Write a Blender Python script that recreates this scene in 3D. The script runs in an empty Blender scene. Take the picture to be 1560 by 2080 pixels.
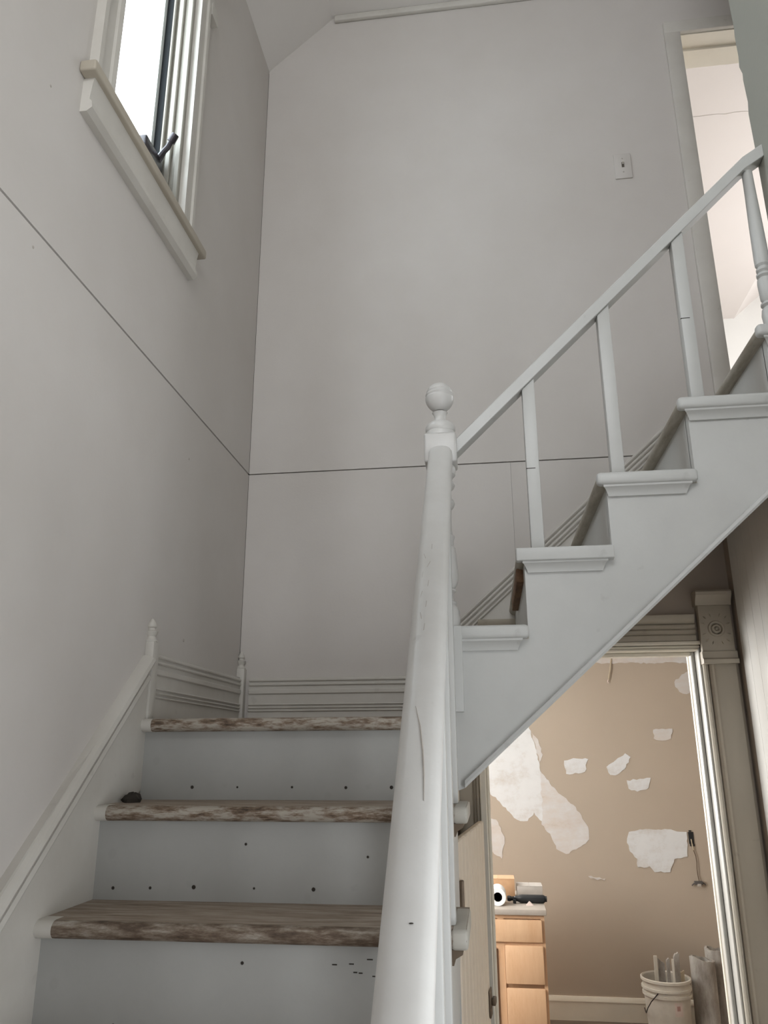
import bpy, bmesh, math, random
from mathutils import Vector, Matrix

random.seed(7)
S = 0.9            # metres per drawing unit
FZ = -1.95         # ground floor level in drawing units (camera eye = 0)

def W(x, y, z):
    return Vector((x * S, y * S, (z - FZ) * S))

scene = bpy.context.scene
col = scene.collection

# ------------------------------------------------------------------ camera
F = 1583.0
ax_y = Vector((217.0, -488.0, F)).normalized()
ax_z = Vector((-20.0, 5133.0, F))
ax_z = (ax_z - ax_y * ax_z.dot(ax_y)).normalized()
ax_x = ax_y.cross(ax_z) * -1
if ax_x.x < 0:
    ax_x = -ax_x
cam = bpy.data.cameras.new('camera')
cam.sensor_fit = 'VERTICAL'
cam.sensor_height = 24.0
cam.lens = 24.0 * F / 2080.0
cam.clip_start = 0.02
cam_o = bpy.data.objects.new('camera', cam)
right = Vector((ax_x[0], ax_y[0], ax_z[0]))
up = Vector((ax_x[1], ax_y[1], ax_z[1]))
fwd = Vector((ax_x[2], ax_y[2], ax_z[2]))
mm = Matrix((right, up, -fwd)).transposed().to_4x4()
mm.translation = W(0, 0, 0)
cam_o.matrix_world = mm
col.objects.link(cam_o)
scene.camera = cam_o

# ------------------------------------------------------------------ world, exposure
scene.view_settings.view_transform = 'Standard'
scene.view_settings.look = 'None'
scene.view_settings.gamma = 1.0
scene.view_settings.use_curve_mapping = False
scene.view_settings.exposure = 1.12
world = bpy.data.worlds.new('overcast_sky')
scene.world = world
world.use_nodes = True
bg = world.node_tree.nodes['Background']
bg.inputs[0].default_value = (0.86, 0.93, 1.0, 1)
bg.inputs[1].default_value = 5.0

# ------------------------------------------------------------------ daylight through the openings
def area(name, loc, direction, w, h, power, color, portal=False):
    l = bpy.data.lights.new(name, 'AREA')
    l.shape = 'RECTANGLE'
    l.size = w * S
    l.size_y = h * S
    l.energy = power
    l.color = color
    o = bpy.data.objects.new(name, l)
    d = Vector(direction).normalized()
    upv = Vector((0, 0, 1))
    r = upv.cross(-d).normalized()
    u2 = (-d).cross(r)
    m = Matrix((r, u2, -d)).transposed().to_4x4()
    m.translation = W(*loc)
    o.matrix_world = m
    col.objects.link(o)
    if portal:
        l.cycles.is_portal = True
    return o

area('stair_window_portal', (-1.16, 1.90, 2.25), (1, 0, 0), 0.56, 1.0, 1, (1, 1, 1), True)
area('upper_front_window_daylight', (-0.05, -1.56, 2.45), (0, 1, 0), 1.3, 1.5, 18.0, (0.93, 0.96, 1.0))
area('side_room_daylight', (1.10, 0.35, -0.40), (-1, 0, 0), 1.0, 1.6, 12.5, (0.92, 0.96, 1.0))
area('front_door_daylight', (0.42, -1.56, -0.7), (0, 1, 0), 0.75, 2.0, 2.5, (0.88, 0.94, 1.0))
area('kitchen_window_daylight', (-1.52, 4.30, -0.05), (1, 0, 0), 1.4, 1.2, 36.0, (1.0, 0.99, 0.97))
area('kitchen_sink_window_daylight', (-1.0, 6.90, -0.05), (0.0, -1, 0), 1.0, 1.1, 30.0, (0.95, 0.98, 1.0))
area('bedroom_window_daylight', (3.55, 4.7, 2.4), (-1, 0, 0), 1.4, 1.4, 27.0, (0.97, 0.98, 1.0))

# ------------------------------------------------------------------ materials
MATS = {}

def new_mat(name):
    m = bpy.data.materials.new(name)
    m.use_nodes = True
    nt = m.node_tree
    MATS[name] = m
    return m, nt, nt.nodes, nt.links, nt.nodes['Principled BSDF']

def paint(name, c, c2=None, amount=0.5, scale=3.0, rough=0.55, bump=0.15, bscale=90, stretch=(1, 1, 1), speck=0.0, spc=(0.12, 0.10, 0.08)):
    m, nt, N, L, b = new_mat(name)
    tc = N.new('ShaderNodeTexCoord')
    mp = N.new('ShaderNodeMapping')
    mp.inputs['Scale'].default_value = stretch
    L.new(tc.outputs['Object'], mp.inputs['Vector'])
    n = N.new('ShaderNodeTexNoise')
    n.inputs['Scale'].default_value = scale
    n.inputs['Detail'].default_value = 8
    n.inputs['Roughness'].default_value = 0.62
    L.new(mp.outputs[0], n.inputs['Vector'])
    r = N.new('ShaderNodeValToRGB')
    r.color_ramp.elements[0].position = 0.35
    r.color_ramp.elements[1].position = 0.68
    c2 = c2 or tuple(v * 0.8 for v in c)
    r.color_ramp.elements[0].color = (*[a * (1 - amount) + d * amount for a, d in zip(c, c2)], 1)
    r.color_ramp.elements[1].color = (*c, 1)
    L.new(n.outputs['Fac'], r.inputs[0])
    out = r.outputs[0]
    if speck > 0:
        n2 = N.new('ShaderNodeTexNoise')
        n2.inputs['Scale'].default_value = 16
        n2.inputs['Detail'].default_value = 4
        L.new(tc.outputs['Object'], n2.inputs['Vector'])
        r2 = N.new('ShaderNodeValToRGB')
        r2.color_ramp.elements[0].position = 0.70 - 0.04 * speck
        r2.color_ramp.elements[1].position = 0.74 - 0.02 * speck
        L.new(n2.outputs['Fac'], r2.inputs[0])
        mx = N.new('ShaderNodeMix')
        mx.data_type = 'RGBA'
        mt = N.new('ShaderNodeMath')
        mt.operation = 'MULTIPLY'
        mt.inputs[1].default_value = min(1.0, 0.55 * speck)
        L.new(r2.outputs[0], mt.inputs[0])
        L.new(mt.outputs[0], mx.inputs['Factor'])
        L.new(out, mx.inputs['A'])
        mx.inputs['B'].default_value = (*spc, 1)
        out = mx.outputs['Result']
    L.new(out, b.inputs['Base Color'])
    b.inputs['Roughness'].default_value = rough
    n3 = N.new('ShaderNodeTexNoise')
    n3.inputs['Scale'].default_value = bscale
    n3.inputs['Detail'].default_value = 3
    L.new(mp.outputs[0], n3.inputs['Vector'])
    bp = N.new('ShaderNodeBump')
    bp.inputs['Strength'].default_value = bump
    bp.inputs['Distance'].default_value = 0.002
    L.new(n3.outputs['Fac'], bp.inputs['Height'])
    L.new(bp.outputs[0], b.inputs['Normal'])
    return m

def flat(name, c, rough=0.5, metal=0.0):
    m, nt, N, L, b = new_mat(name)
    n = N.new('ShaderNodeTexNoise')
    n.inputs['Scale'].default_value = 25
    tc = N.new('ShaderNodeTexCoord')
    L.new(tc.outputs['Object'], n.inputs['Vector'])
    mx = N.new('ShaderNodeMix')
    mx.data_type = 'RGBA'
    mx.inputs['A'].default_value = (*[v * 0.85 for v in c], 1)
    mx.inputs['B'].default_value = (*[min(1, v * 1.1) for v in c], 1)
    L.new(n.outputs['Fac'], mx.inputs['Factor'])
    L.new(mx.outputs['Result'], b.inputs['Base Color'])
    b.inputs['Roughness'].default_value = rough
    b.inputs['Metallic'].default_value = metal
    return m

def worn(name, cols, stretch=(2.5, 18, 18), rough=0.75, pos=(0.30, 0.45, 0.55, 0.66), scale=3.0):
    """wood with paint worn through, grain along local x"""
    m, nt, N, L, b = new_mat(name)
    tc = N.new('ShaderNodeTexCoord')
    mp = N.new('ShaderNodeMapping')
    mp.inputs['Scale'].default_value = stretch
    L.new(tc.outputs['Object'], mp.inputs['Vector'])
    n = N.new('ShaderNodeTexNoise')
    n.inputs['Scale'].default_value = scale
    n.inputs['Detail'].default_value = 9
    n.inputs['Roughness'].default_value = 0.7
    L.new(mp.outputs[0], n.inputs['Vector'])
    r = N.new('ShaderNodeValToRGB')
    e = r.color_ramp.elements
    while len(e) < len(cols):
        e.new(0.5)
    for i, c in enumerate(cols):
        e[i].position = pos[i]
        e[i].color = (*c, 1)
    L.new(n.outputs['Fac'], r.inputs[0])
    L.new(r.outputs[0], b.inputs['Base Color'])
    b.inputs['Roughness'].default_value = rough
    bp = N.new('ShaderNodeBump')
    bp.inputs['Strength'].default_value = 0.3
    bp.inputs['Distance'].default_value = 0.002
    L.new(n.outputs['Fac'], bp.inputs['Height'])
    L.new(bp.outputs[0], b.inputs['Normal'])
    return m

paint('wall_paint', (0.61, 0.578, 0.548), (0.50, 0.46, 0.42), 0.45, 1.3, 0.6, 0.12, 120)
paint('backing', (0.06, 0.055, 0.05), None, 0.3, 4, 0.9)
paint('ceiling_paint', (0.76, 0.73, 0.70), None, 0.3, 1.2, 0.7)
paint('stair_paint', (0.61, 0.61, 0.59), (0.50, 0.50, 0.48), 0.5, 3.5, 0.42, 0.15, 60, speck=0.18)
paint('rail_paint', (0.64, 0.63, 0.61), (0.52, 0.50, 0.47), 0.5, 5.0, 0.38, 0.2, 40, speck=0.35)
paint('riser_paint_shaded', (0.42, 0.418, 0.40), (0.34, 0.338, 0.32), 0.6, 4.0, 0.5, 0.15, 50, speck=0.15)  # darkened base colour stands in for shade over the lower flight
paint('trim_paint', (0.60, 0.575, 0.53), (0.48, 0.45, 0.40), 0.5, 5.0, 0.45, 0.15, 60, speck=0.2)
paint('old_trim', (0.46, 0.415, 0.34), (0.36, 0.315, 0.25), 0.7, 3.0, 0.5, 0.2, 40, (1, 1, 0.35), speck=0.3)
paint('cream_trim', (0.80, 0.75, 0.65), (0.68, 0.62, 0.52), 0.4, 4.0, 0.4)
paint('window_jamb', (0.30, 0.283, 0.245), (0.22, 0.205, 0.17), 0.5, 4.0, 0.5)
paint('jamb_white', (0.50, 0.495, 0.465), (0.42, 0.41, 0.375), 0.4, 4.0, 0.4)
paint('hall_board', (0.80, 0.79, 0.76), (0.74, 0.72, 0.68), 0.4, 2.0, 0.4)
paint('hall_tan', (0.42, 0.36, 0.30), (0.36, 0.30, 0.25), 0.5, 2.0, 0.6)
paint('tan_wall', (0.455, 0.385, 0.31), (0.42, 0.35, 0.28), 0.5, 1.6, 0.7, 0.1)
paint('pink_paint', (0.72, 0.665, 0.63), None, 0.15, 1.5, 0.7)
paint('white_paint', (0.78, 0.77, 0.74), None, 0.15, 2, 0.6)
paint('upper_wall_shaded', (0.36, 0.36, 0.315), (0.31, 0.31, 0.27), 0.5, 2.0, 0.6)  # dark tone stands in for this face getting little window light
paint('beadboard', (0.80, 0.70, 0.58), (0.70, 0.605, 0.49), 0.5, 3.0, 0.5, 0.2, 40, (1, 1, 0.2))
paint('dirty_nosing', (0.50, 0.47, 0.41), (0.30, 0.26, 0.20), 0.8, 7, 0.55, 0.3, 40, (6, 1.5, 6), speck=0.9, spc=(0.10, 0.06, 0.04))
paint('return_nosing', (0.50, 0.48, 0.43), (0.38, 0.35, 0.30), 0.7, 6, 0.5, 0.3, 40, speck=0.3)
worn('tread_wood', [(0.12, 0.085, 0.062), (0.25, 0.195, 0.15), (0.34, 0.28, 0.225), (0.48, 0.42, 0.355)], pos=(0.28, 0.42, 0.55, 0.72))
worn('nosing_worn', [(0.045, 0.030, 0.020), (0.17, 0.115, 0.075), (0.27, 0.22, 0.175), (0.40, 0.36, 0.305)], (3.5, 9, 16), 0.6, (0.33, 0.44, 0.50, 0.57), 5.5)
worn('nosing_dark', [(0.06, 0.04, 0.028), (0.13, 0.09, 0.062), (0.22, 0.175, 0.135), (0.40, 0.36, 0.31)], (3.0, 9, 14), 0.65, (0.33, 0.45, 0.53, 0.66), 4.5)
worn('bare_wood', [(0.07, 0.035, 0.018), (0.15, 0.075, 0.035), (0.22, 0.12, 0.06), (0.34, 0.25, 0.17)], (10, 3, 10), 0.7, (0.3, 0.45, 0.6, 0.72))
worn('patch_plaster', [(0.54, 0.49, 0.44), (0.62, 0.61, 0.60), (0.68, 0.69, 0.70), (0.72, 0.73, 0.74)], (1.6, 1, 2.2), 0.8, (0.30, 0.42, 0.5, 0.7), 2.2)
worn('patch_thin', [(0.50, 0.43, 0.36), (0.60, 0.55, 0.51), (0.62, 0.605, 0.595), (0.70, 0.70, 0.71)], (1.2, 1, 3.0), 0.8, (0.28, 0.42, 0.55, 0.7), 2.4)
worn('maple', [(0.56, 0.33, 0.18), (0.66, 0.41, 0.24), (0.70, 0.455, 0.275), (0.74, 0.49, 0.30)], (3, 3, 0.6), 0.4, (0.25, 0.42, 0.55, 0.75), 4)
worn('kitchen_floor', [(0.10, 0.07, 0.055), (0.15, 0.11, 0.085), (0.18, 0.135, 0.10), (0.22, 0.17, 0.13)], (1, 10, 1), 0.6)
worn('grey_roll', [(0.16, 0.14, 0.125), (0.32, 0.29, 0.26), (0.42, 0.395, 0.36), (0.54, 0.51, 0.47)], (4, 4, 1.2), 0.85, (0.3, 0.45, 0.56, 0.68), 3)
flat('counter_laminate', (0.46, 0.41, 0.36), 0.35)
flat('cardboard', (0.52, 0.31, 0.17), 0.8)
flat('grey_box', (0.44, 0.40, 0.36), 0.7)
flat('paper_white', (0.80, 0.80, 0.79), 0.7)
flat('dark_core', (0.10, 0.09, 0.085), 0.8)
flat('black_plastic', (0.014, 0.016, 0.018), 0.35)
flat('dark_metal', (0.035, 0.03, 0.035), 0.25, 0.4)
flat('old_brass', (0.16, 0.12, 0.085), 0.45, 0.6)
flat('bucket_plastic', (0.62, 0.58, 0.51), 0.45)
flat('dirt_dark', (0.035, 0.028, 0.022), 0.9)
flat('cable_beige', (0.50, 0.42, 0.30), 0.6)
flat('cable_brown', (0.12, 0.075, 0.045), 0.6)
flat('label_paper', (0.66, 0.55, 0.50), 0.7)
flat('label_red', (0.42, 0.25, 0.22), 0.7)
flat('switch_ivory', (0.64, 0.60, 0.54), 0.4)
flat('switch_toggle', (0.10, 0.085, 0.07), 0.5)
flat('seal_dark', (0.006, 0.008, 0.010), 0.9)
flat('vinyl_sash', (0.74, 0.77, 0.74), 0.4)

m, nt, N, L, b = new_mat('window_glass')
out = N['Material Output']
tr = N.new('ShaderNodeBsdfTransparent')
tr.inputs[0].default_value = (0.95, 0.97, 0.97, 1)
gl = N.new('ShaderNodeBsdfGlossy')
gl.inputs['Roughness'].default_value = 0.02
ms = N.new('ShaderNodeMixShader')
ms.inputs[0].default_value = 0.05
L.new(tr.outputs[0], ms.inputs[1])
L.new(gl.outputs[0], ms.inputs[2])
L.new(ms.outputs[0], out.inputs[0])
N.remove(b)

# ------------------------------------------------------------------ mesh helpers (drawing units)
ORIG = {}

class MB:
    def __init__(self):
        self.v, self.f, self.mi, self.sm = [], [], [], []

    def face(self, idx, mi=0, sm=False):
        self.f.append(tuple(idx)); self.mi.append(mi); self.sm.append(sm)

    def box(self, x0, x1, y0, y1, z0, z1, mi=0):
        n = len(self.v)
        for z in (z0, z1):
            for y in (y0, y1):
                for x in (x0, x1):
                    self.v.append((x, y, z))
        for q in ((0, 2, 3, 1), (4, 5, 7, 6), (0, 1, 5, 4), (2, 6, 7, 3), (0, 4, 6, 2), (1, 3, 7, 5)):
            self.face([n + i for i in q], mi)
        return self

    def prism(self, pts, axis, a, b, mi=0, side_mi=None):
        """polygon pts in the two other axes (x:(y,z), y:(x,z), z:(x,y)) extruded a..b"""
        n = len(self.v); k = len(pts)
        for t in (a, b):
            for p, q in pts:
                self.v.append({'x': (t, p, q), 'y': (p, t, q), 'z': (p, q, t)}[axis])
        self.face([n + i for i in range(k)], mi)
        self.face([n + k + i for i in reversed(range(k))], mi)
        for i in range(k):
            j = (i + 1) % k
            self.face((n + i, n + j, n + k + j, n + k + i), mi if side_mi is None else side_mi)
        return self

    def lathe(self, prof, cx, cy, cz, seg=24, axis='z', mi=0, arc=(0, 2 * math.pi)):
        """prof: (radius, height) list"""
        n = len(self.v)
        full = abs(arc[1] - arc[0] - 2 * math.pi) < 1e-6
        cnt = seg if full else seg + 1
        for r, h in prof:
            for s in range(cnt):
                t = arc[0] + (arc[1] - arc[0]) * s / seg
                a, bq = r * math.cos(t), r * math.sin(t)
                if axis == 'z': self.v.append((cx + a, cy + bq, cz + h))
                elif axis == 'y': self.v.append((cx + a, cy + h, cz + bq))
                else: self.v.append((cx + h, cy + a, cz + bq))
        for i in range(len(prof) - 1):
            for s in range(seg):
                s2 = (s + 1) % cnt
                self.face((n + i * cnt + s, n + i * cnt + s2, n + (i + 1) * cnt + s2, n + (i + 1) * cnt + s), mi, True)
        if full:
            if prof[0][0] > 1e-6: self.face([n + s for s in reversed(range(seg))], mi)
            k = n + (len(prof) - 1) * cnt
            if prof[-1][0] > 1e-6: self.face([k + s for s in range(seg)], mi)
        return self

    def sweep(self, prof, path, side, smooth=True, mi=0, plumb=False):
        """prof (a,b): a along side, b along the local up; path: list of points"""
        n = len(self.v); k = len(prof)
        sd = Vector(side).normalized()
        P = [Vector(p) for p in path]
        for i, p in enumerate(P):
            d = (P[min(i + 1, len(P) - 1)] - P[max(i - 1, 0)]).normalized()
            u = sd.cross(d).normalized()
            if u.z < 0: u = -u
            if plumb: u = Vector((0, 0, 1 if plumb == 'z' else 1 / max(0.2, u.z)))
            for a, bq in prof:
                self.v.append(tuple(p + sd * a + u * bq))
        for i in range(len(P) - 1):
            for s in range(k):
                t = (s + 1) % k
                self.face((n + i * k + s, n + i * k + t, n + (i + 1) * k + t, n + (i + 1) * k + s), mi, smooth)
        self.face([n + s for s in reversed(range(k))], mi)
        self.face([n + (len(P) - 1) * k + s for s in range(k)], mi)
        return self

    def tube(self, path, r, seg=8, mi=0):
        P = [Vector(p) for p in path]
        n = len(self.v)
        for i, p in enumerate(P):
            d = (P[min(i + 1, len(P) - 1)] - P[max(i - 1, 0)]).normalized()
            a = d.cross(Vector((0.31, 0.52, 0.79))).normalized()
            c = d.cross(a)
            rr = r[i] if isinstance(r, (list, tuple)) else r
            for s in range(seg):
                t = 2 * math.pi * s / seg
                self.v.append(tuple(p + a * rr * math.cos(t) + c * rr * math.sin(t)))
        for i in range(len(P) - 1):
            for s in range(seg):
                t = (s + 1) % seg
                self.face((n + i * seg + s, n + i * seg + t, n + (i + 1) * seg + t, n + (i + 1) * seg + s), mi, True)
        self.face([n + s for s in reversed(range(seg))], mi)
        self.face([n + (len(P) - 1) * seg + s for s in range(seg)], mi)
        return self

    def mapv(self, fn):
        self.v = [fn(*p) for p in self.v]
        return self

    def build(self, name, mat, parent=None, bevel=0.0, segs=2, angle=32, jitter=0.0):
        xs, ys, zs = zip(*self.v)
        o3 = ((min(xs) + max(xs)) / 2, (min(ys) + max(ys)) / 2, min(zs))
        base = W(*o3)
        me = bpy.data.meshes.new(name)
        pts = []
        for p in self.v:
            q = W(*p) - base
            if jitter:
                q += Vector((random.uniform(-1, 1), random.uniform(-1, 1), random.uniform(-1, 1))) * jitter * S
            pts.append(q)
        me.from_pydata(pts, [], self.f)
        mats = mat if isinstance(mat, (list, tuple)) else [mat]
        for mname in mats:
            me.materials.append(MATS[mname])
        me.polygons.foreach_set('material_index', self.mi)
        bm = bmesh.new()
        bm.from_mesh(me)
        for f, s in zip(bm.faces, self.sm): f.smooth = s
        bmesh.ops.recalc_face_normals(bm, faces=bm.faces)
        if bevel:
            ed = [e for e in bm.edges if len(e.link_faces) == 2 and e.calc_face_angle(0) > 0.5]
            bmesh.ops.bevel(bm, geom=ed, offset=bevel * S, segments=segs, profile=0.5, affect='EDGES', clamp_overlap=True)
            for f in bm.faces: f.smooth = True
        bm.to_mesh(me)
        bm.free()
        me.set_sharp_from_angle(angle=math.radians(angle))
        o = bpy.data.objects.new(name, me)
        col.objects.link(o)
        attach(o, base, parent)
        return o

def attach(o, base, parent):
    if parent is not None:
        o.parent = parent
        o.location = base - ORIG[parent.name]
    else:
        o.location = base
    ORIG[o.name] = base

def empty(name, x, y, z, parent=None):
    o = bpy.data.objects.new(name, None)
    o.empty_display_size = 0.05
    col.objects.link(o)
    attach(o, W(x, y, z), parent)
    return o

def tag(o, label, cat, group=None):
    o['label'] = label
    o['category'] = cat
    if group: o['group'] = group
    return o

def struct(o, label=None):
    o['kind'] = 'structure'
    if label: o['label'] = label
    return o

def copy_to(src, dx, dy, dz, parent):
    """a copy of one part, moved in drawing units"""
    c = src.copy()
    col.objects.link(c)
    base = ORIG[src.name] + Vector((dx, dy, dz)) * S
    attach(c, base, parent)
    return c

# ------------------------------------------------------------------ key dimensions
XL, XR, YB, YS = -1.0, 0.955, 3.11, 2.20
ZC, ZB, ZA = 0.095, -0.123, -0.340           # landing and the two treads below it
STEPS_Z = [0.336, 0.552, 0.768, 0.990, 1.212]     # upper treads D..H
NOSE_X = [-0.155, 0.095, 0.336, 0.585, 0.835]
RISE_X = [-0.128, 0.117, 0.364, 0.614, 0.864]
ZU = STEPS_Z[-1]                              # upper floor
YF = -1.60                                    # front wall behind the camera
ZCEIL = 3.71

# ================================================================== STRUCTURE
# ---- left wall
wl = MB()
wy0, wy1, wz0, wz1 = 1.635, 2.170, 1.75, 2.98
def ring_x(mb, x0, x1, y0, y1, z0, z1, hy0, hy1, hz0, hz1):
    mb.box(x0, x1, y0, hy0, z0, z1); mb.box(x0, x1, hy1, y1, z0, z1)
    mb.box(x0, x1, hy0, hy1, z0, hz0); mb.box(x0, x1, hy0, hy1, hz1, z1)
ring_x(wl, XL - 0.16, XL - 0.012, YF, YB + 0.14, FZ, 3.42, wy0, wy1, wz0, wz1)
o = struct(wl.build('wall_left', 'backing'), 'left stairwell wall of painted panels')
# lower panel, upper panel (with the window hole)
MB().box(XL - 0.012, XL, YF, YB - 0.0012, FZ, 1.163).build('wall_panel', 'wall_paint', o)
p = MB(); ring_x(p, XL - 0.012, XL, YF, YB - 0.0012, 1.170, 3.405, wy0, wy1, wz0, wz1)
p.build('wall_panel', 'wall_paint', o)

# ---- back wall
wb = MB()
y0, y1 = YB + 0.012, YB + 0.14
KX0, KX1, KZ = -0.022, 0.792, 0.366          # kitchen doorway opening
UX0, UX1, UZ = 1.052, 1.86, 3.344            # upstairs doorway opening
wb.box(XL - 0.012, KX0 - 0.0085, y0, y1, FZ, 0.9)
wb.box(KX1 + 0.0085, 2.4, y0, y1, FZ, 0.9)
wb.box(KX0 - 0.0085, KX1 + 0.0085, y0, y1, KZ + 0.0085, 0.9)
wb.box(XL - 0.012, UX0, y0, y1, 0.9, ZCEIL)
wb.box(UX0, UX1, y0, y1, 0.9, ZU - 0.02)
wb.box(UX0, UX1, y0, y1, UZ, ZCEIL)
wb.box(UX1, 2.4, y0, y1, 0.9, ZCEIL)
o = struct(wb.build('wall_back', 'backing'), 'back stairwell wall of painted panels')
ya, yb_ = YB, YB + 0.012
MB().prism([(XL + 0.0012, 0.0), (-0.05, 0.0), (-0.05, 0.375), (0.1318, 0.375), (0.1318, 1.163), (XL + 0.0012, 1.163)], 'y', ya, yb_).build('wall_panel', 'wall_paint', o)
MB().prism([(0.1325, 0.372), (XR, 0.372), (XR, 1.163), (0.1325, 1.163)], 'y', ya, yb_).build('wall_panel', 'wall_paint', o)
MB().prism([(XL + 0.0012, 1.168), (UX0, 1.168), (UX0, UZ), (UX1, UZ), (UX1, 1.168), (2.4, 1.168), (2.4, ZCEIL),
            (-0.667, ZCEIL), (XL + 0.0012, 3.405)], 'y', ya, yb_).build('wall_panel', 'wall_paint', o)
# the hall-side wall around the kitchen doorway
pp = MB()
pp.box(KX1 + 0.0085, XR, ya, yb_, FZ, 0.3715)
pp.box(-0.20, KX0 - 0.0085, ya, yb_, FZ, -0.001)
pp.build('wall_panel', 'hall_tan', o)
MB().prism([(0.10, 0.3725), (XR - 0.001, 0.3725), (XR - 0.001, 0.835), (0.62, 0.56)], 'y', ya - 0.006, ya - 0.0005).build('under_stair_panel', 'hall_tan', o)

# ---- right wall
wr = MB()
edge = [(YF, ZU - 0.25), (2.199, ZU - 0.25), (2.199, ZU), (2.262, ZU), (2.262, 1.90), (2.266, 2.06), (2.255, 2.10), (2.262, 2.20), (2.258, 2.225), (2.274, 2.27),
        (2.266, 2.31), (2.268, 2.40), (2.262, 2.43), (2.267, 2.60), (2.262, 2.9), (2.266, 3.2), (2.262, ZCEIL), (YF, ZCEIL)]
wr.prism(edge, 'x', XR, XR + 0.11)
o = struct(wr.build('wall_right', 'upper_wall_shaded'), 'right hall wall with chipped upper corner')
lw = MB()
lw.box(XR + 0.012, XR + 0.11, YF, -0.20, FZ, ZU - 0.25)
lw.box(XR + 0.012, XR + 0.11, 0.90, YB + 0.012, FZ, ZU - 0.25)
lw.box(XR + 0.012, XR + 0.11, -0.20, 0.90, 0.42, ZU - 0.25)
lw.build('wall_core', 'backing', o)
# boards on the lower right wall
yy = YB - 0.001
XB = 0.936
i = 0
while yy > 0.92:
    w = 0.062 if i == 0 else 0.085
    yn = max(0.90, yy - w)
    MB().box(XB, XR + 0.012, yn + 0.0018, yy, FZ, ZU - 0.252).build('wall_board', 'hall_tan' if i == 0 else 'hall_board', o)  # corner board coloured tan in place of the door jamb's shadow
    yy = yn; i += 1
MB().box(XR, XR + 0.012, YF, -0.20, FZ, ZU - 0.252).build('wall_board', 'hall_board', o)
MB().box(XR, XR + 0.012, -0.20, 0.90, 0.42, ZU - 0.252).build('wall_board', 'hall_board', o)
# unseen panel added behind the right wall opening to keep sky light out
sr = MB()
sr.box(1.14, 1.2, -0.5, 1.2, FZ, 0.6)
struct(sr.build('wall_opening_seal', 'white_paint'))

# ---- front wall (behind the camera) with the front door
fwb = MB()
fwb.box(XL - 0.16, 0.04, YF - 0.14, YF, FZ, ZCEIL)
fwb.box(0.80, XR + 0.11, YF - 0.14, YF, FZ, ZCEIL)
fwb.box(0.04, 0.80, YF - 0.14, YF, 0.35, ZCEIL)
fwb.box(0.04, 0.80, YF - 0.14, YF - 0.10, FZ, 0.35)
struct(fwb.build('wall_front', 'wall_paint'))

# ---- floors
fl = MB()
fl.box(XL - 0.16, XR + 0.3, YF - 0.14, YB + 0.14, FZ - 0.1, FZ)
struct(fl.build('floor', 'kitchen_floor'))
fl = MB()
fl.box(-1.7, 2.6, YB + 0.14, 7.1, FZ - 0.1, FZ)
struct(fl.build('floor_kitchen', 'kitchen_floor'))
fl = MB()
fl.box(RISE_X[4] + 0.02, 2.4, YS + 0.036, YB + 0.012, ZU - 0.25, ZU)
fl.box(UX0, 2.4, YB + 0.012, YB + 0.14, ZU - 0.25, ZU)
fl.box(0.5, 3.7, YB + 0.14, 6.5, ZU - 0.25, ZU)
struct(fl.build('floor_upper', 'tread_wood'))
fl = MB()
fl.box(XL, XR, YF, 0.55, ZU - 0.22, ZU)
struct(fl.build('floor_upper_front', 'ceiling_paint'))

# ---- ceiling (flat part, sloped part over the left wall)
ce = MB()
ce.prism([(XL - 0.16, 3.27), (-0.667, ZCEIL), (2.4, ZCEIL), (2.4, ZCEIL + 0.1), (-0.70, ZCEIL + 0.1), (XL - 0.16, 3.40)], 'y', YF - 0.14, YB + 0.14)
# the sloped underside starts exactly at the wall top
ce.v = [(x, y, (3.405 - 0.16 * (ZCEIL - 3.405) / 0.333 if abs(z - 3.27) < 1e-6 else z)) for x, y, z in ce.v]
struct(ce.build('ceiling', 'ceiling_paint'), 'sloping stairwell ceiling')
tr = MB()
tr.box(-0.655, UX0 + 1.3, YB - 0.022, YB, ZCEIL - 0.038, ZCEIL)
tr.build('trim_1', 'trim_paint', bevel=0.006)
struct(bpy.data.objects['trim_1'], 'narrow crown strip under the ceiling')

# ---- upper hall end walls and bedroom
uh = MB()
uh.box(XR + 0.11, 2.4, 2.19, 2.26, ZU, ZCEIL)
uh.box(2.4, 2.5, YS - 0.06, YB + 0.14, ZU, ZCEIL)
struct(uh.build('wall_upper_hall', 'wall_paint'))
br = MB()
br.box(0.5, 3.7, 6.40, 6.5, ZU, 4.4)
br.box(0.42, 0.5, YB + 0.14, 6.5, ZU, 4.4)
br.box(3.6, 3.7, YB + 0.14, 6.5, ZU, 4.4)
br.box(0.5, UX0, YB + 0.14, YB + 0.20, ZU, 4.4)
br.box(UX1, 3.7, YB + 0.14, YB + 0.20, ZU, 4.4)
br.box(UX0, UX1, YB + 0.14, YB + 0.20, UZ, 4.4)
struct(br.build('wall_bedroom', 'white_paint'))
bc = MB()
bc.prism([(0.5, 3.64), (2.28, 3.64), (2.75, 4.05), (3.7, 4.05), (3.7, 4.15), (2.7, 4.15), (2.2, 3.74), (0.5, 3.74)], 'y', YB + 0.20, 6.4)
o = struct(bc.build('ceiling_bedroom', 'pink_paint'))
ck = MB()
pts = []
for t in range(13):
    xx = 1.35 + t * 0.05
    ck_y = 3.98 + 0.004 * math.sin(t * 2.1) + random.uniform(-0.004, 0.004)
    pts.append((xx, ck_y, 3.6385))
ck.tube(pts, 0.0008, 5)
ck.build('ceiling_crack', 'grey_box', o)

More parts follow.
